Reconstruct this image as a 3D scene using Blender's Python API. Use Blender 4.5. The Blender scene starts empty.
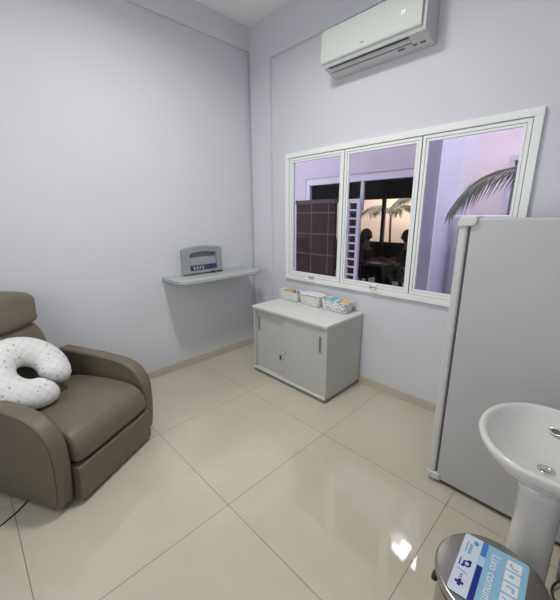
import bpy, bmesh, math, random
from mathutils import Vector, Matrix
random.seed(7)
C = bpy.context.scene.collection
sc = bpy.context.scene
PI = math.pi

# ------------------------------------------------------------------ camera
cam_d = bpy.data.cameras.new('camera'); cam = bpy.data.objects.new('camera', cam_d); C.objects.link(cam)
sc.camera = cam
F_PX = 325.8
cam_d.sensor_fit = 'HORIZONTAL'; cam_d.sensor_width = 36.0
cam_d.lens = 36.0 * F_PX / 560.0
cam_d.clip_start = 0.02; cam_d.clip_end = 100
yaw, pitch, roll = math.radians(-45.449), math.radians(-14.578), math.radians(-0.376)
fw = Vector((math.sin(yaw)*math.cos(pitch), math.cos(yaw)*math.cos(pitch), math.sin(pitch)))
rt = Vector((math.cos(yaw), -math.sin(yaw), 0)); up = rt.cross(fw)
r2 = rt*math.cos(roll) + up*math.sin(roll); u2 = -rt*math.sin(roll) + up*math.cos(roll)
M = Matrix((r2, u2, -fw)).transposed().to_4x4(); M.translation = Vector((2.973, -2.513, 1.55))
cam.matrix_world = M

# ------------------------------------------------------------------ world and exposure
w = bpy.data.worlds.new('world'); sc.world = w; w.use_nodes = True
bg = w.node_tree.nodes['Background']
bg.inputs['Color'].default_value = (0.86, 0.84, 1.0, 1); bg.inputs['Strength'].default_value = 2.4
sc.view_settings.view_transform = 'Standard'; sc.view_settings.look = 'None'
sc.view_settings.exposure = 0.05; sc.view_settings.gamma = 1.0; sc.view_settings.use_curve_mapping = False

def area(name, loc, size, energy, color, shape='SQUARE', rot=(0, 0, 0), size_y=None):
    l = bpy.data.lights.new(name, 'AREA'); l.energy = energy; l.color = color; l.size = size; l.shape = shape
    if size_y: l.shape = 'RECTANGLE'; l.size_y = size_y
    o = bpy.data.objects.new(name, l); o.location = loc; o.rotation_euler = rot; C.objects.link(o); return o
LAMP_X, LAMP_Y = 1.45, -1.50
area('ceiling_lamp_light', (LAMP_X, LAMP_Y, 3.315), 0.30, 28, (1.0, 0.975, 0.945)).data.spread = math.radians(160)
area('front_fill_light', (1.7, -3.12, 1.75), 1.8, 10, (0.97, 0.97, 1.0), rot=(math.radians(90), 0, 0), size_y=1.5)  # added fill from behind the camera, not a real window's daylight
area('garden_warm_fill', (-1.5, 6.6, 3.2), 1.6, 75, (1.0, 0.80, 0.58), rot=(math.radians(40), 0, 0))  # added warm fill for the cream garden wall, no lamp stands there

# ------------------------------------------------------------------ materials
def mat(name, col, rough=0.5, metal=0.0, noise=0.0, nscale=8.0, bump=0.0, bscale=60.0, coat=0.0, spec=0.5, emit=None, estr=0.0, sheen=0.0):
    m = bpy.data.materials.new(name); m.use_nodes = True; nt = m.node_tree
    b = nt.nodes['Principled BSDF']
    b.inputs['Base Color'].default_value = (*col, 1); b.inputs['Roughness'].default_value = rough
    b.inputs['Metallic'].default_value = metal; b.inputs['Coat Weight'].default_value = coat
    b.inputs['Specular IOR Level'].default_value = spec
    if sheen: b.inputs['Sheen Weight'].default_value = sheen
    tc = nt.nodes.new('ShaderNodeTexCoord')
    if noise:
        n = nt.nodes.new('ShaderNodeTexNoise'); n.inputs['Scale'].default_value = nscale; n.inputs['Detail'].default_value = 5
        nt.links.new(tc.outputs['Object'], n.inputs['Vector'])
        r = nt.nodes.new('ShaderNodeMapRange'); r.inputs['From Min'].default_value = 0.3; r.inputs['From Max'].default_value = 0.7
        r.inputs['To Min'].default_value = 1-noise; r.inputs['To Max'].default_value = 1+noise
        nt.links.new(n.outputs['Fac'], r.inputs['Value'])
        vm = nt.nodes.new('ShaderNodeVectorMath'); vm.operation = 'SCALE'; vm.inputs[0].default_value = col
        nt.links.new(r.outputs['Result'], vm.inputs['Scale']); nt.links.new(vm.outputs['Vector'], b.inputs['Base Color'])
    if bump:
        n2 = nt.nodes.new('ShaderNodeTexNoise'); n2.inputs['Scale'].default_value = bscale; n2.inputs['Detail'].default_value = 3
        nt.links.new(tc.outputs['Object'], n2.inputs['Vector'])
        bp = nt.nodes.new('ShaderNodeBump'); bp.inputs['Strength'].default_value = bump; bp.inputs['Distance'].default_value = 0.004
        nt.links.new(n2.outputs['Fac'], bp.inputs['Height']); nt.links.new(bp.outputs['Normal'], b.inputs['Normal'])
    if emit:
        b.inputs['Emission Color'].default_value = (*emit, 1); b.inputs['Emission Strength'].default_value = estr
    return m

def mth(nt, op, a, b=None, c=None):
    n = nt.nodes.new('ShaderNodeMath'); n.operation = op
    for i, v in enumerate((a, b, c)):
        if v is None: continue
        if hasattr(v, 'links'): nt.links.new(v, n.inputs[i])
        else: n.inputs[i].default_value = v
    return n.outputs[0]

def mixc(nt, fac, a, b):
    n = nt.nodes.new('ShaderNodeMix'); n.data_type = 'RGBA'
    if hasattr(fac, 'links'): nt.links.new(fac, n.inputs[0])
    else: n.inputs[0].default_value = fac
    for v, i in ((a, 6), (b, 7)):
        if hasattr(v, 'links'): nt.links.new(v, n.inputs[i])
        else: n.inputs[i].default_value = (*v, 1)
    return n.outputs[2]

def noise(nt, vec, scale, detail=4, dist=0.0):
    n = nt.nodes.new('ShaderNodeTexNoise'); n.inputs['Scale'].default_value = scale; n.inputs['Detail'].default_value = detail
    n.inputs['Distortion'].default_value = dist; nt.links.new(vec, n.inputs['Vector']); return n.outputs['Fac']

def tiles_mat(name, size, ox, oy, gap, c1, c2, grout, rough, nscale=1.6, swap=None):
    m = bpy.data.materials.new(name); m.use_nodes = True; nt = m.node_tree; b = nt.nodes['Principled BSDF']
    tc = nt.nodes.new('ShaderNodeTexCoord'); sp = nt.nodes.new('ShaderNodeSeparateXYZ'); nt.links.new(tc.outputs['Object'], sp.inputs[0])
    ax = sp.outputs[0]; ay = sp.outputs[2] if swap == 'xz' else sp.outputs[1]
    def line(v, o, s):
        f = mth(nt, 'FRACT', mth(nt, 'DIVIDE', mth(nt, 'SUBTRACT', v, o), s))
        d = mth(nt, 'MINIMUM', f, mth(nt, 'SUBTRACT', 1.0, f))
        return mth(nt, 'LESS_THAN', mth(nt, 'MULTIPLY', d, s), gap/2)
    sx, sy = size if isinstance(size, tuple) else (size, size)
    g = mth(nt, 'MAXIMUM', line(ax, ox, sx), line(ay, oy, sy))
    n1 = noise(nt, tc.outputs['Object'], nscale, 6, 0.8)
    r = nt.nodes.new('ShaderNodeMapRange'); r.inputs['From Min'].default_value = 0.35; r.inputs['From Max'].default_value = 0.65
    nt.links.new(n1, r.inputs['Value'])
    col = mixc(nt, r.outputs['Result'], c1, c2)
    nt.links.new(mixc(nt, g, col, grout), b.inputs['Base Color'])
    b.inputs['Specular IOR Level'].default_value = 0.1 if swap else 0.5
    nt.links.new(mth(nt, 'ADD', mth(nt, 'MULTIPLY', g, 0.3), rough), b.inputs['Roughness'])
    return m

M_wall = mat('wall_paint', (0.675, 0.688, 0.735), 0.75, noise=0.015, nscale=2.0, bump=0.12, bscale=45)
M_ceil = mat('ceiling_paint', (0.90, 0.90, 0.90), 0.8, noise=0.01)
M_floor = tiles_mat('porcelain_floor', 0.85, 0.875, -0.848, 0.0035, (0.512, 0.474, 0.382), (0.580, 0.540, 0.442), (0.20, 0.17, 0.13), 0.025)
M_base = mat('baseboard_tile', (0.56, 0.51, 0.42), 0.25, noise=0.06, nscale=5)
M_whitealu = mat('white_window_metal', (0.86, 0.90, 0.88), 0.35)
M_gap = mat('dark_gap', (0.03, 0.03, 0.035), 0.8)
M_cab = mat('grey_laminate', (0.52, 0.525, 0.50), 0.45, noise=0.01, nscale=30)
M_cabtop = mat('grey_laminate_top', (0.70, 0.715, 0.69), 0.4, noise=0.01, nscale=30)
M_cabdk = mat('grey_laminate_plinth', (0.20, 0.20, 0.195), 0.5)
M_chrome = mat('chrome', (0.75, 0.75, 0.75), 0.15, 1.0)
M_steel = mat('brushed_steel', (0.42, 0.395, 0.37), 0.22, 1.0, bump=0.05, bscale=20)
M_satin = mat('satin_aluminium', (0.55, 0.55, 0.55), 0.35, 0.9)
M_leather = mat('taupe_leather', (0.148, 0.127, 0.092), 0.42, noise=0.06, nscale=9, bump=0.35, bscale=120)
M_leather2 = mat('taupe_leather_seam', (0.06, 0.048, 0.038), 0.6)
M_black = mat('black_plastic', (0.012, 0.012, 0.013), 0.4)
M_acw = mat('white_gloss_plastic', (0.62, 0.66, 0.62), 0.5, spec=0.3)
M_acg = mat('off_white_plastic', (0.55, 0.56, 0.56), 0.45)
M_acslot = mat('grey_slot_plastic', (0.13, 0.13, 0.14), 0.6)
M_acdark = mat('dark_slot', (0.02, 0.022, 0.03), 0.7, noise=0.5, nscale=40)
M_display = mat('lit_display', (0.8, 0.85, 1), 0.5, emit=(0.75, 0.85, 1.0), estr=0.9)
M_changer = mat('grey_changer_plastic', (0.31, 0.335, 0.34), 0.5, bump=0.05)
M_changer_d = mat('grey_changer_recess', (0.24, 0.25, 0.255), 0.5)
M_tray = mat('pale_tray_plastic', (0.43, 0.47, 0.465), 0.45)
M_navy = mat('navy_label', (0.035, 0.04, 0.12), 0.5)
M_white = mat('white_print', (0.75, 0.77, 0.80), 0.5)
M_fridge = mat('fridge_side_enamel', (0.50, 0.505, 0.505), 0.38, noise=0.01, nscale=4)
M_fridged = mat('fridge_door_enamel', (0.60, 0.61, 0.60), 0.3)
M_gasket = mat('grey_gasket', (0.10, 0.10, 0.10), 0.7)
M_ceramic = mat('white_ceramic', (0.66, 0.66, 0.63), 0.12, coat=0.4)
M_lampw = mat('lamp_diffuser', (0.9, 0.9, 0.9), 0.5, emit=(1, 0.97, 0.94), estr=8.0)
M_fillpane = mat('fill_pane_glow', (0.8, 0.8, 0.8), 0.4, emit=(0.95, 0.96, 1.0), estr=0.5)  # glow of the unseen pane that goes with the added front fill
M_skyglint = mat('sky_glint_glow', (0.9, 0.9, 0.9), 0.5, emit=(1, 1, 1), estr=34.0)  # glow added to give the floor its bright sky reflections
M_pier = mat('mauve_pier_shade', (0.33, 0.31, 0.40), 0.85, noise=0.04, nscale=3)  # shade on the pier front put into a darker wall colour
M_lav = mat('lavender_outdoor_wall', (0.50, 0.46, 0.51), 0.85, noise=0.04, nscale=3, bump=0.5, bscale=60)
M_blue = mat('pale_blue_stucco', (0.80, 0.84, 0.99), 0.9, noise=0.06, nscale=40, bump=0.9, bscale=60)
M_pink = mat('pale_pink_outdoor_wall', (0.80, 0.70, 0.72), 0.85, noise=0.03, nscale=3)
M_cream = mat('cream_garden_wall', (0.80, 0.66, 0.50), 0.85, noise=0.05, nscale=2)
M_concrete = mat('courtyard_concrete', (0.30, 0.29, 0.30), 0.8, noise=0.15, nscale=4)
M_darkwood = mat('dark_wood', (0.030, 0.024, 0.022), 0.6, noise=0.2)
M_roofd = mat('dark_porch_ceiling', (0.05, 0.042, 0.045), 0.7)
M_browntile = tiles_mat('brown_screen_tile', (0.30, 0.29), -0.055, 0.42, 0.010, (0.022, 0.011, 0.010), (0.034, 0.016, 0.014), (0.14, 0.11, 0.105), 0.55, 6, swap='xz')
M_palew = mat('pale_trim_paint', (0.88, 0.88, 0.96), 0.8)
M_slat = mat('white_slat_paint', (0.58, 0.55, 0.62), 0.5)
M_palm = mat('palm_leaf', (0.085, 0.10, 0.065), 0.5, noise=0.3, nscale=12)
M_palmdry = mat('dry_palm_leaf', (0.38, 0.29, 0.20), 0.7, noise=0.3, nscale=12)
M_trunk = mat('palm_trunk', (0.14, 0.10, 0.07), 0.9, noise=0.3, nscale=20, bump=1, bscale=30)
M_skin = mat('skin', (0.30, 0.17, 0.11), 0.6)
M_shirtred = mat('dark_red_shirt', (0.09, 0.02, 0.025), 0.8)
M_shirtblk = mat('black_shirt', (0.018, 0.018, 0.022), 0.8)
M_hair = mat('black_hair', (0.008, 0.007, 0.007), 0.6)
M_teal = mat('teal_cloth', (0.22, 0.50, 0.50), 0.8, noise=0.15, nscale=60)
M_yellow = mat('yellow_cloth', (0.62, 0.50, 0.20), 0.8)
M_tan = mat('tan_cloth', (0.50, 0.36, 0.20), 0.8)
M_bluec = mat('blue_bottle', (0.10, 0.14, 0.30), 0.5)
M_whitec = mat('white_cloth', (0.74, 0.75, 0.74), 0.8, bump=0.2, bscale=60)
M_lab_light = mat('label_light_blue', (0.26, 0.50, 0.66), 0.35)
M_lab_white = mat('label_white', (0.62, 0.68, 0.76), 0.35)
M_lab_mid = mat('label_mid_blue', (0.06, 0.20, 0.55), 0.4)
M_lab_pale = mat('label_pale_blue', (0.42, 0.62, 0.72), 0.4)
M_lab_navy = mat('label_navy', (0.012, 0.018, 0.22), 0.4)
M_lab_cyan = mat('label_cyan', (0.05, 0.35, 0.65), 0.4)

def dots_mat(name, base, cols, scale, thr, grid=None, rough=0.75):
    m = bpy.data.materials.new(name); m.use_nodes = True; nt = m.node_tree; b = nt.nodes['Principled BSDF']
    tc = nt.nodes.new('ShaderNodeTexCoord'); v = nt.nodes.new('ShaderNodeTexVoronoi'); v.inputs['Scale'].default_value = scale
    nt.links.new(tc.outputs['Object'], v.inputs['Vector'])
    wn = nt.nodes.new('ShaderNodeSeparateColor'); nt.links.new(v.outputs['Color'], wn.inputs[0])
    c = mixc(nt, mth(nt, 'GREATER_THAN', wn.outputs[0], 0.5), cols[0], cols[1])
    f = mth(nt, 'LESS_THAN', v.outputs['Distance'], thr)
    bc = base
    if grid:
        sp = nt.nodes.new('ShaderNodeSeparateXYZ'); nt.links.new(tc.outputs['Object'], sp.inputs[0])
        def ln(o):
            fr = mth(nt, 'FRACT', mth(nt, 'DIVIDE', o, grid)); return mth(nt, 'LESS_THAN', fr, 0.07)
        bc = mixc(nt, mth(nt, 'MAXIMUM', ln(sp.outputs[0]), ln(sp.outputs[1])), base, tuple(x*0.80 for x in base))
    nt.links.new(mixc(nt, f, bc, c), b.inputs['Base Color']); b.inputs['Roughness'].default_value = rough
    n2 = noise(nt, tc.outputs['Object'], 18, 3)
    bp = nt.nodes.new('ShaderNodeBump'); bp.inputs['Strength'].default_value = 0.5; bp.inputs['Distance'].default_value = 0.01
    nt.links.new(n2, bp.inputs['Height']); nt.links.new(bp.outputs['Normal'], b.inputs['Normal'])
    return m
M_pillow = dots_mat('printed_pillow_cotton', (0.76, 0.77, 0.76), [(0.52, 0.45, 0.32), (0.48, 0.50, 0.48)], 26, 0.20, grid=0.04)
M_basket1 = dots_mat('plain_basket_fabric', (0.72, 0.73, 0.73), [(0.62, 0.60, 0.56), (0.6, 0.6, 0.62)], 40, 0.2)
M_basket2 = dots_mat('sprigged_basket_fabric', (0.72, 0.73, 0.70), [(0.50, 0.44, 0.34), (0.52, 0.52, 0.46)], 45, 0.28)
M_basket3 = dots_mat('spotted_basket_fabric', (0.72, 0.73, 0.72), [(0.06, 0.07, 0.10), (0.20, 0.34, 0.33)], 42, 0.30)

def glass_mat():
    m = bpy.data.materials.new('window_glass'); m.use_nodes = True; nt = m.node_tree
    nt.nodes.remove(nt.nodes['Principled BSDF']); out = nt.nodes['Material Output']
    t = nt.nodes.new('ShaderNodeBsdfTransparent'); t.inputs[0].default_value = (0.95, 0.95, 0.97, 1)
    g = nt.nodes.new('ShaderNodeBsdfGlossy'); g.inputs['Roughness'].default_value = 0.02
    f = nt.nodes.new('ShaderNodeFresnel'); f.inputs['IOR'].default_value = 1.25
    mx = nt.nodes.new('ShaderNodeMixShader'); nt.links.new(f.outputs[0], mx.inputs[0])
    nt.links.new(t.outputs[0], mx.inputs[1]); nt.links.new(g.outputs[0], mx.inputs[2]); nt.links.new(mx.outputs[0], out.inputs[0])
    return m
M_glass = glass_mat()

# ------------------------------------------------------------------ helpers
class MB:
    def __init__(s): s.bm = bmesh.new()
    def box(s, x0, x1, y0, y1, z0, z1):
        v = [s.bm.verts.new(p) for p in ((x0,y0,z0),(x1,y0,z0),(x1,y1,z0),(x0,y1,z0),(x0,y0,z1),(x1,y0,z1),(x1,y1,z1),(x0,y1,z1))]
        for f in ((3,2,1,0),(4,5,6,7),(0,1,5,4),(1,2,6,5),(2,3,7,6),(3,0,4,7)): s.bm.faces.new([v[i] for i in f])
        return s
    def prism(s, pts, axis, lo, hi):
        def P(a, b, t): return {'x': (t, a, b), 'y': (a, t, b), 'z': (a, b, t)}[axis]
        A = [s.bm.verts.new(P(a, b, lo)) for a, b in pts]; B = [s.bm.verts.new(P(a, b, hi)) for a, b in pts]
        n = len(pts)
        s.bm.faces.new(A); s.bm.faces.new(B[::-1])
        for i in range(n): s.bm.faces.new((A[i], B[i], B[(i+1) % n], A[(i+1) % n]))
        return s
    def rings(s, rings, closed=False, caps=True):
        R = [[s.bm.verts.new(p) for p in r] for r in rings]; n = len(R[0]); m = len(R)
        for i in range(m if closed else m-1):
            a, b = R[i], R[(i+1) % m]
            for j in range(n): s.bm.faces.new((a[j], a[(j+1) % n], b[(j+1) % n], b[j]))
        if caps and not closed: s.bm.faces.new(R[0][::-1]); s.bm.faces.new(R[-1])
        return s
    def tube(s, pts, r, n=8, closed=False):
        pts = [Vector(p) for p in pts]; rings = []; m = len(pts); nrm = None
        for i, p in enumerate(pts):
            a = pts[(i-1) % m] if (closed or i > 0) else p; b = pts[(i+1) % m] if (closed or i < m-1) else p
            t = (b-a).normalized()
            if nrm is None: nrm = t.orthogonal().normalized()
            nrm = (nrm - t*nrm.dot(t)).normalized(); bn = t.cross(nrm)
            rr = r[i] if isinstance(r, (list, tuple)) else r
            rings.append([p + (nrm*math.cos(2*PI*k/n) + bn*math.sin(2*PI*k/n))*rr for k in range(n)])
        return s.rings(rings, closed)
    def lathe(s, prof, cx=0, cy=0, n=32, ex=1, ey=1):
        return s.rings([[(cx+r*ex*math.cos(2*PI*k/n), cy+r*ey*math.sin(2*PI*k/n), z) for k in range(n)] for r, z in prof])
    def sup(s, c, a, e1=0.35, e2=0.35, nu=40, nv=20, warp=None):
        def f(w_, e): return math.copysign(abs(w_)**e, w_)
        rings = []
        for i in range(nv+1):
            v = -PI/2 + PI*(i/nv); v = max(min(v, PI/2-1e-3), -PI/2+1e-3)
            ring = []
            for k in range(nu):
                u = -PI + 2*PI*k/nu
                p = Vector((a[0]*f(math.cos(v), e1)*f(math.cos(u), e2), a[1]*f(math.cos(v), e1)*f(math.sin(u), e2), a[2]*f(math.sin(v), e1)))
                if warp: p = Vector(warp(p))
                ring.append(p + Vector(c))
            rings.append(ring)
        return s.rings(rings)
    def build(s, name, m=None, parent=None, bevel=0, seg=3, smooth=None, sub=0):
        bmesh.ops.recalc_face_normals(s.bm, faces=s.bm.faces)
        me = bpy.data.meshes.new(name); s.bm.to_mesh(me); s.bm.free()
        o = bpy.data.objects.new(name, me); C.objects.link(o)
        if m: me.materials.append(m)
        if parent: o.parent = parent
        if bevel:
            b = o.modifiers.new('bevel', 'BEVEL'); b.width = bevel; b.segments = seg; b.limit_method = 'ANGLE'; b.angle_limit = math.radians(35)
        if sub:
            q = o.modifiers.new('sub', 'SUBSURF'); q.levels = sub; q.render_levels = sub
        if smooth is None: smooth = bool(bevel)
        if smooth:
            for p in me.polygons: p.use_smooth = True
            if bevel:
                wn = o.modifiers.new('wn', 'WEIGHTED_NORMAL'); wn.keep_sharp = True
        return o

def box(name, x0, x1, y0, y1, z0, z1, m, parent=None, bevel=0, seg=2):
    return MB().box(x0, x1, y0, y1, z0, z1).build(name, m, parent, bevel, seg)
def struct(o): o['kind'] = 'structure'; return o
def tag(o, label, cat, group=None):
    o['label'] = label; o['category'] = cat
    if group: o['group'] = group
    return o
def thing(name, label, cat, loc=(0, 0, 0), rotz=0, group=None):
    o = bpy.data.objects.new(name, None); C.objects.link(o); o.location = loc; o.rotation_euler = (0, 0, rotz)
    o.empty_display_size = 0.1
    return tag(o, label, cat, group)
def text(name, s, size, m, parent, mw, depth=0.0004):
    cu = bpy.data.curves.new(name, 'FONT'); cu.body = s; cu.size = size; cu.extrude = depth; cu.align_x = 'LEFT'; cu.resolution_u = 3
    t = bpy.data.objects.new(name+'_tmp', cu); C.objects.link(t)
    bpy.context.view_layer.update()
    me = bpy.data.meshes.new_from_object(t.evaluated_get(bpy.context.evaluated_depsgraph_get()))
    bpy.data.objects.remove(t); me.materials.clear(); me.materials.append(m)
    me.transform(mw)
    o = bpy.data.objects.new(name, me); C.objects.link(o); o.parent = parent
    return o
def rounded(x0, x1, y0, y1, r, n=6, corners=(1, 1, 1, 1)):
    P = []
    for i, (cx, cy, a0) in enumerate(((x1-r, y1-r, 0), (x0+r, y1-r, PI/2), (x0+r, y0+r, PI), (x1-r, y0+r, 1.5*PI))):
        if corners[i]:
            for k in range(n+1):
                a = a0 + PI/2*k/n; P.append((cx+r*math.cos(a), cy+r*math.sin(a)))
        else: P.append(((x1, y1), (x0, y1), (x0, y0), (x1, y0))[i])
    return P
def wall_with_hole(mb, x0, x1, z0, z1, hx0, hx1, hz0, hz1, y0, y1):
    mb.box(x0, hx0, y0, y1, z0, z1); mb.box(hx1, x1, y0, y1, z0, z1)
    mb.box(hx0, hx1, y0, y1, z0, hz0); mb.box(hx0, hx1, y0, y1, hz1, z1)

# ------------------------------------------------------------------ the room
RX, RY, H = 3.25, -3.25, 3.37
WX0, WX1, WZ0, WZ1 = 0.533, 2.573, 0.892, 2.135
struct(box('floor', 0, RX, RY, 0, -0.1, 0, M_floor))
struct(box('ceiling', -0.15, RX+0.15, RY-0.15, 0.15, H, H+0.12, M_ceil))
m = MB(); m.box(-0.15, 0, RY-0.15, 0.15, 0, H)
m.box(0, 0.030, RY, 0, 3.158, H)
struct(m.build('wall_left', M_wall, bevel=0.003))
m = MB(); wall_with_hole(m, 0, RX+0.15, 0, H, WX0+0.03, WX1-0.03, WZ0+0.03, WZ1-0.03, 0, 0.09)
m.box(0.030, 0.325, -0.030, 0, 0.0, 3.024); m.box(0.030, RX, -0.030, 0, 3.024, H)
struct(m.build('wall_back', M_wall))
struct(box('wall_right', RX, RX+0.15, RY-0.15, 0, 0, H, M_wall))
struct(box('wall_front', 0, RX, RY-0.15, RY, 0, H, M_wall))
struct(box('baseboard_left', 0, 0.011, RY, 0, 0, 0.078, M_base, bevel=0.002))
m = MB(); m.box(0.325, RX, -0.010, 0, 0, 0.078); m.box(0.011, 0.325, -0.040, 0, 0, 0.078)
struct(m.build('baseboard_back', M_base))
struct(box('baseboard_right', RX-0.011, RX, RY, -0.010, 0, 0.078, M_base, bevel=0.002))

wf = bpy.data.objects.new('window_added_fill', None); C.objects.link(wf); struct(wf)  # unseen window, added to dress the front fill light
mw_ = MB(); mw_.box(.75, .80, RY, RY+.03, .95, 2.55); mw_.box(2.60, 2.65, RY, RY+.03, .95, 2.55); mw_.box(.80, 2.60, RY, RY+.03, .95, 1.0); mw_.box(.80, 2.60, RY, RY+.03, 2.50, 2.55); mw_.box(1.68, 1.72, RY, RY+.03, 1.0, 2.5)
mw_.build('window_frame', M_whitealu, wf); box('fill_glow_pane', .80, 2.60, RY, RY+.012, 1.0, 2.5, M_fillpane, wf)  # frame and glowing pane of the added, unseen window
# ------------------------------------------------------------------ window
win = bpy.data.objects.new('window_1', None); C.objects.link(win); win.location = (0, 0, 0); struct(win)
def frame_mesh(mb, x0, x1, z0, z1, wd, y0, y1):
    mb.box(x0, x1, y0, y1, z1-wd, z1); mb.box(x0, x1, y0, y1, z0, z0+wd)
    mb.box(x0, x0+wd, y0, y1, z0+wd, z1-wd); mb.box(x1-wd, x1, y0, y1, z0+wd, z1-wd)
m = MB(); frame_mesh(m, WX0, WX1, WZ0, WZ1, 0.045, -0.026, 0); m.build('casing', M_whitealu, win, bevel=0.003)
m = MB(); frame_mesh(m, WX0+0.033, WX1-0.033, WZ0+0.033, WZ1-0.033, 0.020, -0.004, 0.03)
m.box(1.227, 1.237, -0.004, 0.03, WZ0+.05, WZ1-.05); m.box(1.886, 1.896, -0.004, 0.03, WZ0+.05, WZ1-.05)
m.build('window_frame', M_acslot, win)
for i, (a, b) in enumerate(((0.584, 1.228), (1.236, 1.887), (1.895, 2.523))):
    m = MB(); y0, y1 = -0.016, 0.010
    frame_mesh(m, a, b, WZ0+0.048, WZ1-0.048, 0.022, y0, y1)
    s_ = m.build('sash', M_whitealu, win, bevel=0.002)
    m = MB(); frame_mesh(m, a+0.0245, b-0.0245, WZ0+0.0725, WZ1-0.0725, 0.016, -0.012, 0.008)
    m.build('glazing_bead', M_whitealu, s_, bevel=0.002)
    box('glass', a+0.040, b-0.040, 0.002, 0.006, WZ0+0.088, WZ1-0.088, M_glass, s_)
for x in (0.905, 1.585):
    hnd = MB().box(x-0.028, x+0.028, -0.030, -0.018, 0.950, 0.968).build('latch', M_whitealu, win, bevel=0.003)
    MB().tube([(x-.02, -.030, .958), (x-.015, -.048, .952), (x, -.052, .938), (x+.035, -.050, .934), (x+.045, -.046, .940)], 0.005).build('latch_handle', M_satin, hnd, smooth=True)
    MB().sup((x-.016, -.046, .944), (.009, .006, .010), 1, 1, 12, 8).build('latch_knob', M_black, hnd, smooth=True)

# ------------------------------------------------------------------ the courtyard beyond the window
OY = 1.5
struct(box('floor_outside', -5, 4.2, 0.09, 8.4, -0.1, 0, M_concrete))
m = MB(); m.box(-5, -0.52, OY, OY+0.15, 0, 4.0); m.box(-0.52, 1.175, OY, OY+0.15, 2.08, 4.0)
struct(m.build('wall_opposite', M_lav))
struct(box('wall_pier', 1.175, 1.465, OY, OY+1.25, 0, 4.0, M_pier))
struct(box('trim_1', 1.461, 1.475, OY-0.004, 2.15, 0, 4.0, M_blue))
struct(box('trim_2', 1.461, 1.475, 2.15, OY+1.25, 0, 4.0, M_palew))
struct(box('wall_far', 1.465, 3.7, OY+1.25, OY+1.4, 0, 4.0, M_pink))
struct(box('wall_courtyard_left', -1.9, -1.75, 0.09, OY, 0, 4.0, M_lav))
struct(box('wall_courtyard_right', 3.55, 3.7, 0.09, OY+1.25, 0, 4.0, M_pink))
# window in the far pink wall
wz = bpy.data.objects.new('window_2', None); C.objects.link(wz); struct(wz)
m = MB(); frame_mesh(m, 1.86, 2.6, 0.9, 2.26, 0.06, OY+1.19, OY+1.25); m.build('window_frame', M_slat, wz, bevel=0.004)
box('pane', 1.92, 2.54, OY+1.235, OY+1.248, 0.96, 2.20, M_acslot, wz)
# white outdoor ledge
t = thing('outdoor_ledge', 'white masonry ledge outside, seen just above the refrigerator top', 'ledge', (1.9, 2.0, 0))
box('ledge_top', -0.35, 0.30, -0.15, 0.2, 1.49, 1.535, M_white, t, bevel=0.01)
box('ledge_base', -0.30, 0.25, -0.10, 0.15, 0.0, 1.49, M_lav, t)
# opening frame
op = bpy.data.objects.new('window_3', None); C.objects.link(op); struct(op)
m = MB(); m.box(-0.519, -0.45, 1.51, 1.57, 0, 2.079); m.box(-0.45, 1.174, 1.51, 1.57, 1.985, 2.079); m.box(0.44, 0.485, 1.52, 1.56, 1.6, 1.985)
m.build('opening_frame', M_slat, op, bevel=0.003)
# porch behind the opening
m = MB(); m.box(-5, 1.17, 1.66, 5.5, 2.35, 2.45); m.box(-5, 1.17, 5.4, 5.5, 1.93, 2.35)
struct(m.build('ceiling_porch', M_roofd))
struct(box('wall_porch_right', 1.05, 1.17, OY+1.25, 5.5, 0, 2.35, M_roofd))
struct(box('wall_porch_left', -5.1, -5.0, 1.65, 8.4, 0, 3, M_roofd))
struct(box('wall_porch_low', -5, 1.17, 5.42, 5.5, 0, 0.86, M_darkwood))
struct(box('wall_garden', -5, 1.5, 7.9, 8.05, 0, 3.6, M_cream))
tag(box('porch_post', -1.29, -1.21, 5.3, 5.38, 0, 2.35, M_darkwood), 'slim dark upright post between the two seated people', 'post')
# brown tiled screen and white slat panel
t = thing('tiled_screen', 'dark brown tiled freestanding screen behind the left window pane', 'screen', (-0.065, 1.2, 0))
box('screen_panel', -0.345, 0.345, -0.03, 0.03, 0.0, 1.70, M_browntile, t)
box('screen_cap', -0.355, 0.355, -0.04, 0.04, 1.70, 1.755, M_darkwood, t, bevel=0.004)
t = thing('slatted_panel', 'narrow white slatted panel beside the brown tiled screen', 'panel', (0.505, 1.3, 0))
m = MB(); m.box(-0.09, -0.07, -0.02, 0.02, 0, 1.75); m.box(0.045, 0.09, -0.02, 0.02, 0, 1.75); m.box(-0.07, 0.045, -0.02, 0.02, 1.71, 1.75)
m.build('panel_frame', M_slat, t)
for k in range(15): box('slat', -0.07, 0.045, -0.015, 0.015, 0.10+k*0.107, 0.122+k*0.107, M_slat, t)
box('backing', -0.088, 0.088, 0.021, 0.03, 0.02, 1.70, M_browntile, t)
# added slab with twin glowing panels in place of bright sky mirrored indoors
struct(box('ceiling_added_slab', 1.25, 1.95, 1.2, 1.75, 3.5, 3.6, M_pink))
t = thing('sky_glint_panels', 'twin glowing panels added overhead for the bright sky mirrored in the floor', 'glowing panel', (1.6, 1.48, 3.38))
box('glint_housing', -0.24, 0.25, -0.20, 0.20, 0.01, 0.12, M_slat, t)
box('diffuser', -0.20, 0.01, -0.15, 0.15, -0.002, 0.01, M_skyglint, t)  # added glowing panel for the sky glint, no lamp diffuser
box('diffuser', 0.12, 0.215, -0.15, 0.12, -0.002, 0.01, M_skyglint, t)  # second added glowing panel, no lamp diffuser

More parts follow.
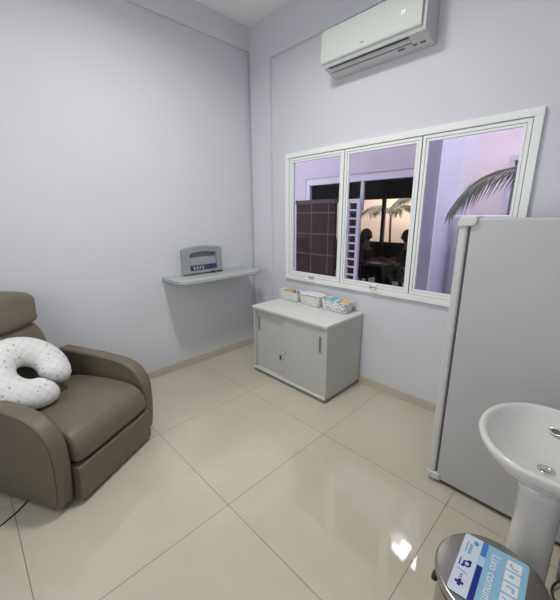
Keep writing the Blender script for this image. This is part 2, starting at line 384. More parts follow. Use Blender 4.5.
def frond(mb, base, ctrl, tip, nl, ll, droop, wd=0.012, rr=0.008):
    b, c_, t_ = Vector(base), Vector(ctrl), Vector(tip)
    def q(s): return b*(1-s)**2 + c_*2*s*(1-s) + t_*s*s
    mb.tube([q(i/14) for i in range(15)], [rr*(1-0.8*i/14) for i in range(15)], 6)
    for i in range(nl):
        s = 0.10 + 0.90*i/(nl-1); p = q(s); tan = (q(min(s+.02, 1.02))-q(s-.02)).normalized()
        side = tan.cross(Vector((0, 0, 1))).normalized()
        L = ll*(0.55+0.75*math.sin(PI*min(s*0.9+0.08, 1)))*random.uniform(.85, 1.1)
        for sg in (-1, 1):
            d = (side*sg*0.75 + tan*0.75 + Vector((0, 0, -0.25*droop*(0.4+s)))).normalized()
            p1 = p + d*L*0.5 + Vector((0, 0, -droop*L*0.12)); p2 = p + d*L + Vector((0, 0, -droop*L*0.60))
            nn = Vector((0, 0, 1)).cross(d).normalized()*wd*0.5
            th = Vector((0, 0, wd*0.25))
            v = [mb.bm.verts.new(x) for x in (p-nn*.6, p+nn*.6, p1+nn, p1-nn, p2, p+th, p1+th)]
            for f in ((0, 5, 6, 3), (5, 1, 2, 6), (3, 6, 4), (6, 2, 4), (1, 0, 3, 2), (2, 3, 4)): mb.bm.faces.new([v[j] for j in f])
t = thing('palm_tree', 'palm outside the right window pane with one drooping half dry frond', 'palm', (2.95, 0.95, 0))
MB().tube([(0, 0, 0), (.02, 0, .5), (0, .02, 1.0), (-.02, 0, 1.7)], [.09, .075, .07, .05], 14).build('trunk', M_trunk, t, smooth=True)
m = MB(); frond(m, (-0.02, 0, 1.74), (-0.82, -0.02, 2.17), (-1.12, -0.03, 1.62), 30, 0.22, 1.05, wd=0.021); m.build('frond', M_palm, t)
m = MB(); frond(m, (-0.03, .01, 1.76), (-0.65, -0.0, 2.08), (-1.00, 0.02, 1.80), 24, 0.17, 0.15, wd=0.016); tag_d = m.build('frond', M_palmdry, t); tag_d['label'] = 'dry tan upper frond'
m = MB(); frond(m, (0, 0.02, 1.70), (0.30, .55, 2.4), (.32, 1.3, 2.0), 26, 0.25, 1.0); m.build('frond', M_palm, t)
# garden palms seen through the porch
for i, (x, y, h, lab) in enumerate(((-1.75, 6.7, 1.5, 'slender garden palm behind the seated person in dark red'),
                                    (-0.65, 6.5, 1.75, 'taller garden palm behind the seated person in black'))):
    t = thing('garden_palm', lab, 'palm', (x, y, 0), 0, 'palms in the garden beyond the porch')
    MB().tube([(0, 0, 0), (.03, 0, h*.5), (0, 0, h)], [.05, .035, .03], 10).build('trunk', M_trunk, t, smooth=True)
    for k in range(7):
        a = 2*PI*k/7 + 0.3*i; m = MB()
        frond(m, (0, 0, h), (.35*math.cos(a), .35*math.sin(a), h+.55), (.85*math.cos(a), .85*math.sin(a), h+.1), 18, .25, 1.0, wd=.03)
        m.build('frond', M_palm, t)

def person(label, x, y, rz, shirt, longhair):
    t = thing('person', label, 'person', (x, y, 0), rz, 'people seated at the porch table')
    def skin(name, pts, edges, rad, mt, sub=2, parent=t):
        me = bpy.data.meshes.new(name); me.from_pydata(pts, edges, []); o = bpy.data.objects.new(name, me); C.objects.link(o); o.parent = parent
        o.modifiers.new('s', 'SKIN'); q = o.modifiers.new('u', 'SUBSURF'); q.levels = sub; q.render_levels = sub
        for i, r in enumerate(rad):
            me.skin_vertices[0].data[i].radius = (r, r) if not isinstance(r, tuple) else r
        me.skin_vertices[0].data[0].use_root = True
        me.materials.append(mt); return o
    # faces +x locally, seated
    P = [(0, 0, .50), (0, 0, .62), (0.01, 0, .78), (.0, 0, .90), (.02, 0, .99), (.03, 0, 1.06), (.04, 0, 1.15),
         (0, .17, .88), (.08, .22, .66), (.30, .14, .74), (0, -.17, .88), (.08, -.22, .66), (.30, -.14, .74),
         (.04, .09, .48), (.42, .11, .48), (.42, .11, .09), (.52, .11, .04), (.04, -.09, .48), (.42, -.11, .48), (.42, -.11, .09), (.52, -.11, .04)]
    R_ = [(.13, .12), (.12, .11), (.13, .11), (.09, .09), .05, .055, .085, .055, .042, .028, .055, .042, .028, .085, .06, .04, .03, .085, .06, .04, .03]
    E_ = [(0, 1), (1, 2), (2, 3), (3, 4), (4, 5), (5, 6), (3, 7), (7, 8), (8, 9), (3, 10), (10, 11), (11, 12), (0, 13), (13, 14), (14, 15), (15, 16), (0, 17), (17, 18), (18, 19), (19, 20)]
    base = len(P)
    for wi, sy in ((9, 1), (12, -1)):
        wx, wy, wz_ = P[wi]; P.append((wx+.05, wy-sy*.01, wz_+.005)); R_.append(.024); pi = len(P)-1; E_.append((wi, pi))
        for k, (dy, L) in enumerate(((.026, .045), (.009, .055), (-.009, .052), (-.026, .04))):
            P.append((wx+.06+L, wy-sy*.01+dy, wz_-.008)); R_.append(.008); E_.append((pi, len(P)-1))
        P.append((wx+.07, wy-sy*.045, wz_)); R_.append(.009); E_.append((pi, len(P)-1))
    skin('body', P, E_, R_, M_skin)
    skin('shirt', [(0, 0, .52), (0.0, 0, .63), (0.01, 0, .78), (0, 0, .91), (0, .175, .885), (.07, .215, .70), (0, -.175, .885), (.07, -.215, .70)],
         [(0, 1), (1, 2), (2, 3), (3, 4), (4, 5), (3, 6), (6, 7)], [(.15, .135), (.14, .125), (.15, .125), (.10, .10), .07, .055, .07, .055], shirt)
    skin('trousers', [(0, 0, .50), (.06, .09, .485), (.42, .11, .485), (.42, .11, .12), (.06, -.09, .485), (.42, -.11, .485), (.42, -.11, .12)],
         [(0, 1), (1, 2), (2, 3), (0, 4), (4, 5), (5, 6)], [.13, .10, .075, .055, .10, .075, .055], M_shirtblk)
    m = MB(); m.sup((.015, 0, 1.175), (.115, .10, .12), 1, 1, 24, 16)
    if longhair: m.sup((-.06, 0, 1.03), (.06, .10, .17), .8, .9, 20, 12)
    m.build('hair', M_hair, t, smooth=True)
    for sy in (-1, 1): MB().sup((.128, sy*.032, 1.155), (.010, .013, .008), 1, 1, 10, 8).build('eye', M_hair, t, smooth=True)
    MB().sup((.137, 0, 1.13), (.018, .012, .022), 1, 1, 10, 8).build('nose', M_skin, t, smooth=True)
    c = tag(MB().box(-.20, .22, -.21, .21, .36, .40).build('porch_chair', M_darkwood, None, bevel=.01), 'dark chair under the seated person ' + ('in dark red' if longhair else 'in black'), 'chair', 'dark chairs on the porch')
    c.location = (x, y, 0); c.rotation_euler = (0, 0, rz)
    for lx in (-.17, .19):
        for ly in (-.18, .18): MB().box(lx-.018, lx+.018, ly-.018, ly+.018, 0, .36).build('leg', M_darkwood, c)
    box('backrest', -.22, -.19, -.20, .20, .40, .80, M_darkwood, c, bevel=.01)
person('person in dark red with long dark hair, seated left of the post', -0.45, 3.2, 0.0, M_shirtred, True)
person('person in black with short dark hair, seated right of the post', 0.37, 3.31, PI, M_shirtblk, False)
t = thing('porch_table', 'dark wooden table on the porch between the two seated people', 'table', (0.03, 3.1, 0))
box('tabletop', -.30, .24, -.40, .40, .66, .70, M_darkwood, t, bevel=.005)
for sx in (-.26, .20):
    for sy in (-.35, .35): box('leg', sx-.02, sx+.02, sy-.02, sy+.02, 0, .66, M_darkwood, t)
tag(box('paper_sheet', -.15, .12, 2.76, 2.94, .700, .712, M_white), 'pale strip of paper lying on the porch table', 'paper')

# ------------------------------------------------------------------ ceiling lamp
t = thing('ceiling_light', 'square white ceiling panel light near the middle of the room', 'ceiling light', (LAMP_X, LAMP_Y, 3.335))
m = MB(); m.box(-.17, .17, -.17, .17, 0, .035); m.build('frame', M_acw, t, bevel=.004)
box('diffuser', -.15, .15, -.15, .15, -.004, 0, M_lampw, t)

# ------------------------------------------------------------------ storage cabinet
CX0, CX1, CY0, CY1, CH = 0.578, 1.492, -0.535, -0.012, 0.695
t = thing('storage_cabinet', 'low grey office cabinet with two sliding doors under the window', 'cabinet', (CX0, CY0, 0))
W_, D_ = CX1-CX0, CY1-CY0
m = MB(); m.box(0, .020, .008, D_, .035, CH-.022); m.box(W_-.020, W_, .008, D_, .035, CH-.022); m.box(.02, W_-.02, D_-.012, D_, .035, CH-.022); m.box(.02, W_-.02, .008, D_-.012, .035, .055)
m.box(.02, W_-.02, .012, D_-.012, CH-.05, CH-.022)
m.build('body', M_cab, t, bevel=.0012)
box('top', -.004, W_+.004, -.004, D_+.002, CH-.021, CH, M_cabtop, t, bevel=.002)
m = MB(); m.box(.004, W_-.004, .004, D_-.004, 0, .030); m.build('plinth', M_cabdk, t)
box('bottom_rail', 0, W_, 0, .025, .031, .050, M_cabtop, t, bevel=.002)
for k, (a, b, y, hx) in enumerate(((.022, .44, .038, .052), (.415, W_-.022, .018, W_-.078))):
    d = box('sliding_door', a, b, y, y+.016, .057, CH-.052, M_cab, t, bevel=.001)
    h = MB().prism(rounded(hx-.014, hx+.014, .435, .590, .013, 5), 'y', y-.003, y).build('handle', M_satin, d, bevel=.001)
    MB().prism(rounded(hx-.008, hx+.008, .445, .580, .007, 4), 'y', y-.0045, y-.002).build('handle_recess', M_cabdk, h)
    if k == 1: rdoor = d
lk = MB().tube([(.432, .018, .325), (.432, .008, .325)], .010, 16).build('lock', M_chrome, rdoor, smooth=False)
m = MB(); m.tube([(.432, .008, .325), (.430, -.010, .323), (.418, -.018, .318), (.410, -.020, .300)], .0035, 8); m.build('key', M_chrome, lk, smooth=True)
MB().sup((.407, -.020, .272), (.011, .005, .024), .6, .8, 16, 10).build('key_head', M_black, lk, smooth=True)

# ------------------------------------------------------------------ baskets
def basket(label, x0, x1, y0, y1, h, mt, fold=0.0):
    cx, cy = (x0+x1)/2, (y0+y1)/2; hw, hd = (x1-x0)/2, (y1-y0)/2
    t = thing('fabric_basket', label, 'basket', (cx, cy, CH+.001), 0, 'fabric baskets on the cabinet')
    def ring(s, z, wob=0):
        P = rounded(-hw*s, hw*s, -hd*s, hd*s, hd*s*.45, 6)
        return [(px_, py_, z + wob*math.sin(5*math.atan2(py_, px_))) for px_, py_ in P]
    rs = [ring(.86, 0), ring(.90, .004), ring(.94, h*.5), ring(1.0, h-.004, .003), ring(1.0, h, .003), ring(.94, h, .003), ring(.88, h*.5), ring(.82, .008)]
    MB().rings(rs).build('basket_body', mt, t, smooth=True)
    m = MB(); m.tube([(p[0]*1.0, p[1]*1.0, p[2]) for p in ring(1.0, h, .003)], .0035, 6, True); m.build('rim', M_whitec, t, smooth=True)
    return t
BH = .095
b1 = basket('plain white fabric basket, leftmost on the cabinet, with tan and blue items', .560, .845, -.175, -.040, BH, M_basket1)
b2 = basket('middle fabric basket on the cabinet, covered by a white flap lid', .862, 1.125, -.180, -.036, BH, M_basket2)
b3 = basket('rightmost fabric basket with dark spots, filled with teal and yellow cloths', 1.142, 1.425, -.185, -.036, BH, M_basket3)
def wavy(c, a, amp):
    ph = random.uniform(0, 6)
    return lambda p: (p.x*(1+amp*math.sin(22*p.y+ph)), p.y, p.z + amp*.035*math.sin(60*p.x+ph)+amp*.03*math.cos(50*p.y))
z0 = CH+.001
m = MB(); m.sup((.993, -.108, z0+BH+.008), (.136, .076, .008), .5, .45, 36, 12, lambda p: (p.x, p.y, p.z + .016*math.cos(p.x*12)*math.cos(p.y*16)))
lid = m.build('lid_flap', M_whitec, None, smooth=True); lid.parent = b2; lid.location = Vector((0, 0, 0)) - b2.location
lid['label'] = 'white folded cloth lid'
def cloth(label, c, a, mt, rz=0.2, name='folded_cloth', cat='cloth', grp='folded cloths in the right basket'):
    o = MB().sup((0, 0, 0), a, .5, .5, 28, 12, wavy(c, a, .18)).build(name, mt, None, smooth=True)
    o.location = c; o.rotation_euler = (0.08, -0.05, rz); return tag(o, label, cat, grp)
cloth('teal folded cloth at the left of the spotted basket', (1.206, -.110, z0+.088), (.055, .060, .013), M_teal, .1)
cloth('pale blue folded cloth in the middle of the spotted basket', (1.290, -.100, z0+.088), (.032, .050, .010), M_lab_pale, -.3)
cloth('yellow folded cloth at the right of the spotted basket', (1.368, -.110, z0+.088), (.042, .058, .012), M_yellow, .3)
cloth('tan folded cloth lying in the plain white basket', (.670, -.105, z0+.085), (.062, .040, .018), M_tan, .1, grp=None)
for k, x in enumerate((.765, .800)):
    m = MB(); m.lathe([(.001, 0), (.011, 0), (.012, .055), (.006, .062), (.006, .075), (.001, .076)], 0, 0, 14)
    o = m.build('small_bottle', M_bluec, None, smooth=True); o.location = (x, -.120+.02*k, z0+.034); o.rotation_euler = (.15, 0, 0)
    tag(o, ('left' if k == 0 else 'right') + ' of the two small blue bottles in the plain white basket', 'bottle', 'small blue bottles in the left basket')

# ------------------------------------------------------------------ air conditioner
AX0, AX1 = 1.105, 1.915
t = thing('air_conditioner', 'white wall-mounted split air conditioner above the window', 'air conditioner', (0, 0, 0))
prof = [(-.002, 2.638), (-.002, 2.91), (-.12, 2.925), (-.180, 2.91), (-.186, 2.70), (-.176, 2.672), (-.055, 2.636)]
def slot(a, b, d):  # a notch between parameters on the sloping underside
    A, B = Vector((-.176, 2.672)), Vector((-.055, 2.636)); n = Vector((.285, .958)).normalized()
    p, q = A.lerp(B, a), A.lerp(B, b); return [tuple(p), tuple(p+n*d), tuple(q+n*d), tuple(q)]
mid = prof[:6] + slot(.06, .22, .02) + slot(.48, .60, .02) + [prof[6]]
m = MB(); m.prism(prof, 'x', AX0+.010, AX0+.045); m.prism(mid, 'x', AX0+.045, 1.800); m.prism(prof, 'x', 1.800, AX1)
m.build('body', M_acg, t)
fp = MB(); fp.prism([(-.186, 2.692), (-.200, 2.700), (-.207, 2.72), (-.203, 2.90), (-.19, 2.922), (-.186, 2.92)], 'x', AX0, 1.893)
fp = fp.build('front_panel', M_acw, t, bevel=.003)
def on_slope(a, d0, d1, x0, x1, b, name, mt):
    A, B = Vector((-.176, 2.672)), Vector((-.055, 2.636)); n = Vector((.285, .958)).normalized(); p, q = A.lerp(B, a), A.lerp(B, b)
    return MB().prism([tuple(p+n*d0), tuple(p+n*d1), tuple(q+n*d1), tuple(q+n*d0)], 'x', x0, x1).build(name, mt, t)
on_slope(.065, .006, .018, AX0+.046, 1.799, .215, 'outlet_slot', M_acdark)
on_slope(.485, .006, .018, AX0+.046, 1.799, .595, 'lower_slot', M_acslot)
on_slope(.235, -.004, .001, AX0+.050, 1.795, .470, 'flap', M_acg)
for x, wd in ((1.690, .050), (1.795, .030), (1.845, .035)):
    on_slope(.66, -.001, .002, x, x+wd, .80, 'sticker', M_acslot)
m90 = Matrix.Rotation(PI/2, 4, 'X')
text('display_digits', '21', .030, M_display, fp, Matrix.Translation((1.755, -.2053, 2.795)) @ m90)
box('maker_mark', 1.455, 1.485, -.2075, -.2065, 2.729, 2.735, M_acslot, fp)

# ------------------------------------------------------------------ baby changing shelf
t = thing('changing_shelf', 'grey wall-mounted baby changing shelf left of the cabinet', 'changing shelf', (0, -.70, 0))
def tray_ring(inset, z, dep=.375, y0=-.468, y1=.510, r=.10):
    return [(a, b, z) for a, b in rounded(0.001+(.022 if z == .975 else .012 if inset == .028 else 0), dep-inset, y0+inset, y1-inset, r-inset*.5, 7, corners=(1, 0, 0, 1))]
m = MB(); m.rings([tray_ring(.06, .935), tray_ring(.012, .945), tray_ring(0, .955), tray_ring(0, .983), tray_ring(.010, .990), tray_ring(.028, .990), tray_ring(.040, .975)])
m.build('tray', M_tray, t, smooth=True, bevel=.001)
def arch(y0, y1, z0, z1, rise, r=.02, n=8):
    P = [(y0, z0), (y1, z0)]
    P += [(y1, z1-r), (y1-r*.3, z1-r*.3), (y1-r, z1)]
    for k in range(1, n): s = k/n; y = y1-r+(y0-y1+2*r)*s; P.append((y, z1+rise*math.sin(PI*s)))
    P += [(y0+r, z1), (y0+r*.3, z1-r*.3), (y0, z1-r)]
    return P
hy0, hy1 = -.285, .180
m = MB(); A1 = arch(hy0+.030, hy1+.002, .984, 1.238, .018); A2 = arch(hy0+.006, hy1, .984, 1.240, .018); A3 = arch(hy0+.012, hy1-.006, .990, 1.234, .018)
inn = arch(hy0+.085, hy1-.070, 1.018, 1.190, .014, .012)
m.rings([[(0.002, a, b) for a, b in A1], [(.066, a, b) for a, b in A2], [(.078, a, b) for a, b in A3], [(.078, a, b) for a, b in inn], [(.030, a, b) for a, b in inn]])
m.build('housing', M_changer, t, bevel=.0015)
m = MB(); m.prism(inn, 'x', .031, .033); rec = m.build('recess', M_changer_d, t)
m = MB(); m.prism([(.034, 1.020), (.074, 1.020), (.062, 1.100), (.048, 1.145), (.036, 1.150)], 'y', hy0+.087, hy1-.072); m.build('recess_slope', M_changer, t)
lb = MB().prism([(.0752, 1.021), (.0762, 1.021), (.0688, 1.070), (.0676, 1.070)], 'y', hy0+.088, hy1-.073).build('icon_strip', M_navy, t); lb['label'] = 'navy strip with white characters'
rot = Matrix(((0, 0, 1, 0), (1, 0, 0, 0), (0, 1, 0, 0), (0, 0, 0, 1)))
text('strip_text', 'R E F E', .042, M_white, lb, Matrix.Translation((.0768, hy0+.120, 1.029)) @ Matrix.Rotation(-.13, 4, 'Y') @ rot)
for y in (.03, .115): box('clasp', .085, .105, y, y+.04, .983, .994, M_black, t, bevel=.002)

# ------------------------------------------------------------------ refrigerator
FX, FY = 2.420, -.724
t = thing('refrigerator', 'tall white single-door refrigerator standing in front of the window', 'refrigerator', (0, 0, 0))
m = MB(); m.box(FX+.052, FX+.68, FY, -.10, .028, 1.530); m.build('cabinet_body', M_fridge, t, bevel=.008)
box('base', FX+.07, FX+.66, FY+.02, -.12, .0, .027, M_gasket, t)
box('gasket', FX+.041, FX+.052, FY+.010, -.112, .06, 1.505, M_gasket, t)
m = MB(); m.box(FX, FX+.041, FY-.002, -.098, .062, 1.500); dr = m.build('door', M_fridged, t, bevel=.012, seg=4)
m = MB(); m.prism([(FX-.002, 1.488), (FX-.004, 1.518), (FX+.010, 1.538), (FX+.080, 1.540), (FX+.083, 1.515), (FX+.068, 1.494)], 'y', FY-.012, FY+.09)
m.build('top_hinge_cover', M_fridged, t, bevel=.007)
m = MB(); m.prism(rounded(FX-.004, FX+.075, FY-.012, FY+.07, .02, 5), 'z', .026, .066); m.build('bottom_hinge', M_fridged, t, bevel=.005)
MB().lathe([(.001, 0), (.022, 0), (.022, .026), (.001, .026)], FX+.032, FY+.025, 18).build('foot', M_satin, t)
MB().lathe([(.001, 0), (.022, 0), (.022, .060), (.001, .060)], FX+.032, -.15, 18).build('foot', M_satin, t)

# ------------------------------------------------------------------ wash basin
SX, SY, SZ = 2.925, -1.174, .80
t = thing('pedestal_basin', 'white ceramic pedestal wash basin in front of the refrigerator', 'wash basin', (SX, SY, 0))
N_ = 64
def bring(ax, ay, z, ext=0.0, dx=0.0):
    P = []
    for k in range(N_):
        a = 2*PI*k/N_; c_, s_ = math.cos(a), math.sin(a)
        x = ax*c_; y = ay*s_
        if c_ > 0: x = (ax+ext)*(c_**.75); y = ay*math.copysign(abs(s_)**.85, s_)
        P.append((x+dx, y, z))
    return P
ex = .130
rs = [bring(.060, .070, SZ-.200, .03, .02), bring(.066, .078, SZ-.190, .04, .02), bring(.078, .092, SZ-.160, .06, .01), bring(.110, .135, SZ-.125, ex*.7, .01), bring(.145, .185, SZ-.090, ex*.9), bring(.170, .220, SZ-.055, ex), bring(.191, .238, SZ-.028, ex), bring(.197, .244, SZ-.010, ex), bring(.193, .240, SZ, ex),
      bring(.177, .227, SZ-.0005, ex-.014), bring(.170, .219, SZ-.010, .00), bring(.155, .203, SZ-.035, 0), bring(.128, .168, SZ-.070, 0), bring(.088, .115, SZ-.098, 0), bring(.045, .055, SZ-.113, 0, .01), bring(.022, .024, SZ-.117, 0, .012)]
bowl = MB().rings(rs).build('bowl', M_ceramic, t, smooth=True)
MB().lathe([(.001, SZ-.119), (.024, SZ-.117), (.026, SZ-.111), (.018, SZ-.109), (.016, SZ-.113), (.001, SZ-.114)], .020, -.020, 28).build('drain', M_chrome, bowl, smooth=True)
OVL = Vector((.020, .160, SZ-.055)); od = Vector((-.20, -.75, .62)).normalized()
q = od.to_track_quat('Z', 'Y').to_matrix().to_4x4()
def ov(mb, prof_):
    mb.rings([[ (Matrix.Translation(OVL) @ q @ Vector((r*1.5*math.cos(2*PI*k/28), r*.85*math.sin(2*PI*k/28), z))) for k in range(28)] for r, z in prof_])
m = MB(); ov(m, [(.006, -.01), (.016, -.01), (.017, .003), (.013, .006), (.0105, .003), (.010, -.004)]); ovr = m.build('overflow_ring', M_chrome, bowl, smooth=True)
m = MB(); ov(m, [(.001, .001), (.0105, .001), (.0105, .0015), (.001, .0018)]); m.build('overflow_hole', M_gasket, ovr)
ped = []
for z, rx_, ry_ in ((0, .088, .105), (.02, .088, .105), (.05, .078, .092), (.15, .070, .080), (.35, .066, .076), (.50, .064, .074), (.60, .070, .084), (.64, .078, .096)):
    ped.append([(.022+rx_*math.copysign(abs(math.cos(a))**.8, math.cos(a)), ry_*math.copysign(abs(math.sin(a))**.8, math.sin(a)), z) for a in (2*PI*k/40 for k in range(40))])
MB().rings(ped).build('pedestal', M_ceramic, t, smooth=True)
# adapter and black cable by the wall behind the pedestal
ad = thing('power_adapter', 'grey plug-in adapter with a looped black cable behind the basin pedestal', 'adapter', (3.105, -.86, 0))
box('adapter_body', -.055, .06, -.06, .05, 0, .060, M_cabdk, ad, bevel=.008)
MB().tube([(-.035, -.061, .03), (-.065, -.10, .012), (-.06, -.16, .006), (.00, -.19, .006), (.05, -.15, .006), (.06, -.085, .008), (.05, -.02, .066), (.10, .08, .10), (.12, .15, .30)], .0055, 8).build('cable', M_black, ad, smooth=True, sub=1)

# ------------------------------------------------------------------ pedal bin
BX, BY, BHT = 2.888, -1.512, .45
t = thing('pedal_bin', 'round stainless steel pedal bin with a printed label on its lid', 'bin', (BX, BY, 0))
MB().lathe([(.001, .0), (.142, .0), (.146, .006), (.146, .024), (.001, .024)], n=48).build('base_ring', M_black, t, smooth=False)
MB().lathe([(.001, .025), (.143, .025), (.147, .40), (.001, .40)], n=64).build('body', M_steel, t, bevel=.001)
MB().lathe([(.130, .401), (.152, .401), (.153, .412), (.150, .418), (.130, .418)], n=64).build('rim_ring', M_black, t, smooth=False)
lidb = MB().lathe([(.001, .419), (.156, .419), (.159, .424), (.1595, .436), (.156, .444), (.150, .4475), (.001, .450)], n=72).build('lid', M_steel, t, bevel=.0012)
m = MB(); m.sup((-.138, -.072, .398), (.009, .014, .013), .5, .5, 20, 10); m.build('hinge', M_black, t, smooth=True)
m = MB(); m.tube([(-.154, -.01, .412), (-.160, .02, .402), (-.155, .055, .405), (-.140, .08, .412)], .004, 8); m.build('carry_handle', M_black, t, smooth=True)
m = MB(); m.box(.02, .07, -.20, -.13, .008, .018); m.build('pedal', M_black, t, bevel=.004)
# label: local frame u = reading direction, v = up of the writing
lu = Vector((.055, -.9985, 0)).normalized(); lv = Vector((.9985, .10, 0)).normalized()
LM = Matrix.Identity(4); LM.col[0][:3] = lu; LM.col[1][:3] = lv; LM.col[2][:3] = (0, 0, 1)
A = Vector((2.783-BX, -1.402-BY, .4502)); LM.translation = A
LH, LW = .183, .235
def lab(name, pts, d0, d1, mt, parent):
    o = MB().prism(pts, 'z', d0, d1).build(name, mt, parent); o.data.transform(LM); return o
label = lab('label', rounded(0, LW, 0, LH, .012), .0, .0008, M_lab_light, lidb); label['label'] = 'light blue and white printed label reading Lixo comum'
lab('label_strip', rounded(.001, LW-.001, .001, .054, .008, corners=(0, 0, 1, 1)), .0008, .0010, M_lab_white, label)
lab('label_band', [(.001, .055), (.060, .055), (.060, .071), (.001, .071)], .0008, .0011, M_lab_mid, label)
lab('label_band', [(.061, .055), (.100, .055), (.100, .071), (.061, .071)], .0008, .0011, M_lab_pale, label)
lab('label_band', [(.101, .055), (LW-.001, .055), (LW-.001, .071), (.101, .071)], .0008, .0011, M_lab_navy, label)
def ltext(s, size, u, v, mt, bold=0):
    o = text('label_text', s, size, mt, label, LM @ Matrix.Translation((u, v, .0013)))
    return o
lt = ltext('Lixo comum', .036, .028, .086, M_white)
# pictogram tiles above the words
for k in range(5):
    u = .018+k*.043
    lab('pictogram', [(u, .126), (u+.036, .126), (u+.036, .166), (u, .166)], .0008, .0012, M_white, label)
    sh = ([(u+.010, .134), (u+.020, .134), (u+.030, .142), (u+.030, .156), (u+.024, .160), (u+.024, .146), (u+.016, .140), (u+.010, .140)],
          [(u+.010, .138), (u+.022, .138), (u+.022, .150), (u+.010, .150)],
          [(u+.009, .136), (u+.015, .136), (u+.015, .150), (u+.028, .150), (u+.028, .157), (u+.009, .157)],
          [(u+.008, .132), (u+.014, .132), (u+.028, .160), (u+.022, .160)],
          [(u+.008, .140), (u+.028, .140), (u+.018, .158)])[k]
    lab('pictogram_mark', sh, .0012, .0014, M_lab_light, label)
# small marks on the white strip
lab('drop_mark', [(.014, .036), (.020, .030), (.030, .032), (.036, .040), (.026, .046), (.018, .044)], .0010, .0014, M_lab_cyan, label)
for k in range(5): lab('print_mark', [(.036+k*.009, .022), (.042+k*.009, .022), (.042+k*.009, .031), (.036+k*.009, .031)], .0010, .0014, M_lab_cyan, label)
lab('print_line', [(.030, .014), (.076, .014), (.076, .0165), (.030, .0165)], .0010, .0014, M_lab_mid, label)
for r_, (uu, vv) in ((.012, (.120, .030)), (.006, (.108, .036)), (.005, (.132, .020))):
    lab('round_mark', [(uu+r_*math.cos(2*PI*k/14), vv+r_*math.sin(2*PI*k/14)) for k in range(14)], .0010, .0014, M_lab_navy, label)
lab('round_mark', [(.120+.006*math.cos(2*PI*k/10), .030+.006*math.sin(2*PI*k/10)) for k in range(10)], .0014, .0016, M_lab_white, label)
lab('print_line', [(.106, .009), (.136, .009), (.136, .0125), (.106, .0125)], .0010, .0014, M_lab_navy, label)
lab('thin_rule', [(.148, .010), (.150, .010), (.158, .040), (.156, .040)], .0010, .0014, M_lab_navy, label)
cu_, cv_ = .195, .026; a_, b_ = .012, .0045
lab('cross_mark', [(cu_-b_, cv_-a_), (cu_+b_, cv_-a_), (cu_+b_, cv_-b_), (cu_+a_, cv_-b_), (cu_+a_, cv_+b_), (cu_+b_, cv_+b_), (cu_+b_, cv_+a_), (cu_-b_, cv_+a_), (cu_-b_, cv_+b_), (cu_-a_, cv_+b_), (cu_-a_, cv_-b_), (cu_-b_, cv_-b_)], .0010, .0014, M_lab_navy, label)
ltext('SUS', .010, .163, .022, M_lab_navy)

# ------------------------------------------------------------------ recliner armchair
AW = .775; AT = .095
t = thing('recliner_armchair', 'taupe leather recliner armchair against the left wall', 'armchair', (1.17, -2.37, 0), math.radians(29))
arm_prof = [(-.82, .04), (-.04, .030), (-.008, .040), (.010, .16), (.020, .28), (.020, .39), (.004, .455), (-.034, .515), (-.095, .556), (-.18, .580), (-.35, .597), (-.68, .615), (-.76, .59), (-.82, .40)]
for y0, y1 in ((0, AT), (AW-AT, AW)):
    a_ = MB().prism(arm_prof, 'y', y0, y1).build('armrest', M_leather, t, bevel=.022, seg=4)
    for yy in (y0+.003, y1-.003):
        pts = []
        for (px_, pz_) in arm_prof[1:12]: pts.append((px_ + (-.40-px_)*.030, yy, pz_ + (.32-pz_)*.045))
        MB().tube(pts, .003, 6).build('seam', M_leather2, a_, smooth=True, sub=1)
m = MB(); m.box(-.78, -.06, AT, AW-AT, .06, .27); m.build('base', M_leather2, t)
for fx in (-.72, -.10):
    for fy in (.05, AW-.05): MB().lathe([(.001, 0), (.022, 0), (.022, .045), (.001, .045)], fx, fy, 14).build('foot', M_black, t)
sp = [(-.62, .28), (-.10, .262), (.00, .247), (.040, .247), (.058, .285), (.054, .35), (.020, .410), (-.05, .445), (-.20, .462), (-.45, .455), (-.62, .44)]
rings = []
n_ = 14
for i in range(n_+1):
    s = i/n_; y = AT+.002 + (AW-2*AT-.004)*s; e = 1-abs(2*s-1)**6*.10; rings.append([(-.30+(x+.30)*(1-(1-e)*.25), y, .36+(z-.36)*e) for x, z in sp])
MB().rings(rings).build('seat_cushion', M_leather, t, bevel=0, smooth=True, sub=2)
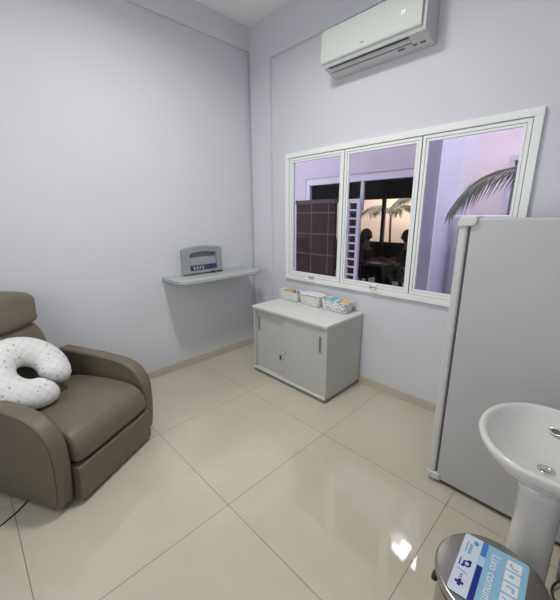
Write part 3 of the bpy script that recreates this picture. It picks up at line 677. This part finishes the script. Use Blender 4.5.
MB().prism([(-.05, .022), (.030, .020), (.045, .030), (.056, .215), (.050, .238), (-.05, .242)], 'y', AT+.004, AW-AT-.004).build('footrest_panel', M_leather, t, bevel=.012, seg=3)
def leanwarp(p): return (p.x - p.z*.30, p.y, p.z)
MB().sup((-.695, AW/2-.01, .62), (.085, .215, .26), .40, .35, 44, 22, leanwarp).build('backrest', M_leather, t, smooth=True)
def headwarp(p):
    return (p.x - p.z*.25, p.y*(1+.05*math.sin(p.z*34)), p.z*(1 + .09*math.cos(p.y*20)))
MB().sup((-.770, AW/2-.015, .968), (.100, .222, .122), .50, .42, 48, 24, headwarp).build('headrest', M_leather, t, smooth=True)
MB().sup((-.765, AW/2-.01, .50), (.05, .24, .38), .35, .35, 40, 20, lambda p: (p.x-p.z*.16, p.y, p.z)).build('back_shell', M_leather, t, smooth=True)

# nursing pillow
def pillow():
    R0, r0 = .152, .098; n, k = 64, 24; rings = []
    a0, a1 = math.radians(6), math.radians(354)
    for i in range(n+1):
        s = i/n; a = a0+(a1-a0)*s
        e = min(s, 1-s)/.06
        rr = r0*(math.sqrt(max(0.0, 1-(1-min(e, 1))**2))*.90+.001) if e < 1 else r0*(.90+.12*math.sin(PI*s))
        rr *= 1 + .012*math.sin(31*a)
        Rc = R0
        rings.append([((Rc+rr*math.cos(b))*math.cos(a), (Rc+rr*math.cos(b))*math.sin(a), rr*.78*math.sin(b)) for b in (2*PI*j/k for j in range(k))])
    o = MB().rings(rings).build('nursing_pillow', M_pillow, None, smooth=True)
    return tag(o, 'white C-shaped nursing pillow with small hearts lying on the armchair seat', 'pillow')
pil = pillow()
ch = Matrix.Translation((1.17, -2.37, 0)) @ Matrix.Rotation(math.radians(29), 4, 'Z')
pil.matrix_world = ch @ Matrix.Translation((-.465, .285, .645)) @ Matrix.Rotation(math.radians(44), 4, 'Y') @ Matrix.Rotation(math.radians(30), 4, 'Z')

# cord on the floor
tag(MB().tube([(1.06, -2.80, .004), (1.03, -2.68, .004), (.99, -2.59, .004), (.93, -2.49, .004), (.80, -2.40, .004)], .004, 8).build('extension_lead', M_black, None, smooth=True, sub=1),
    'thin black cord on the floor beneath the recliner', 'cord')
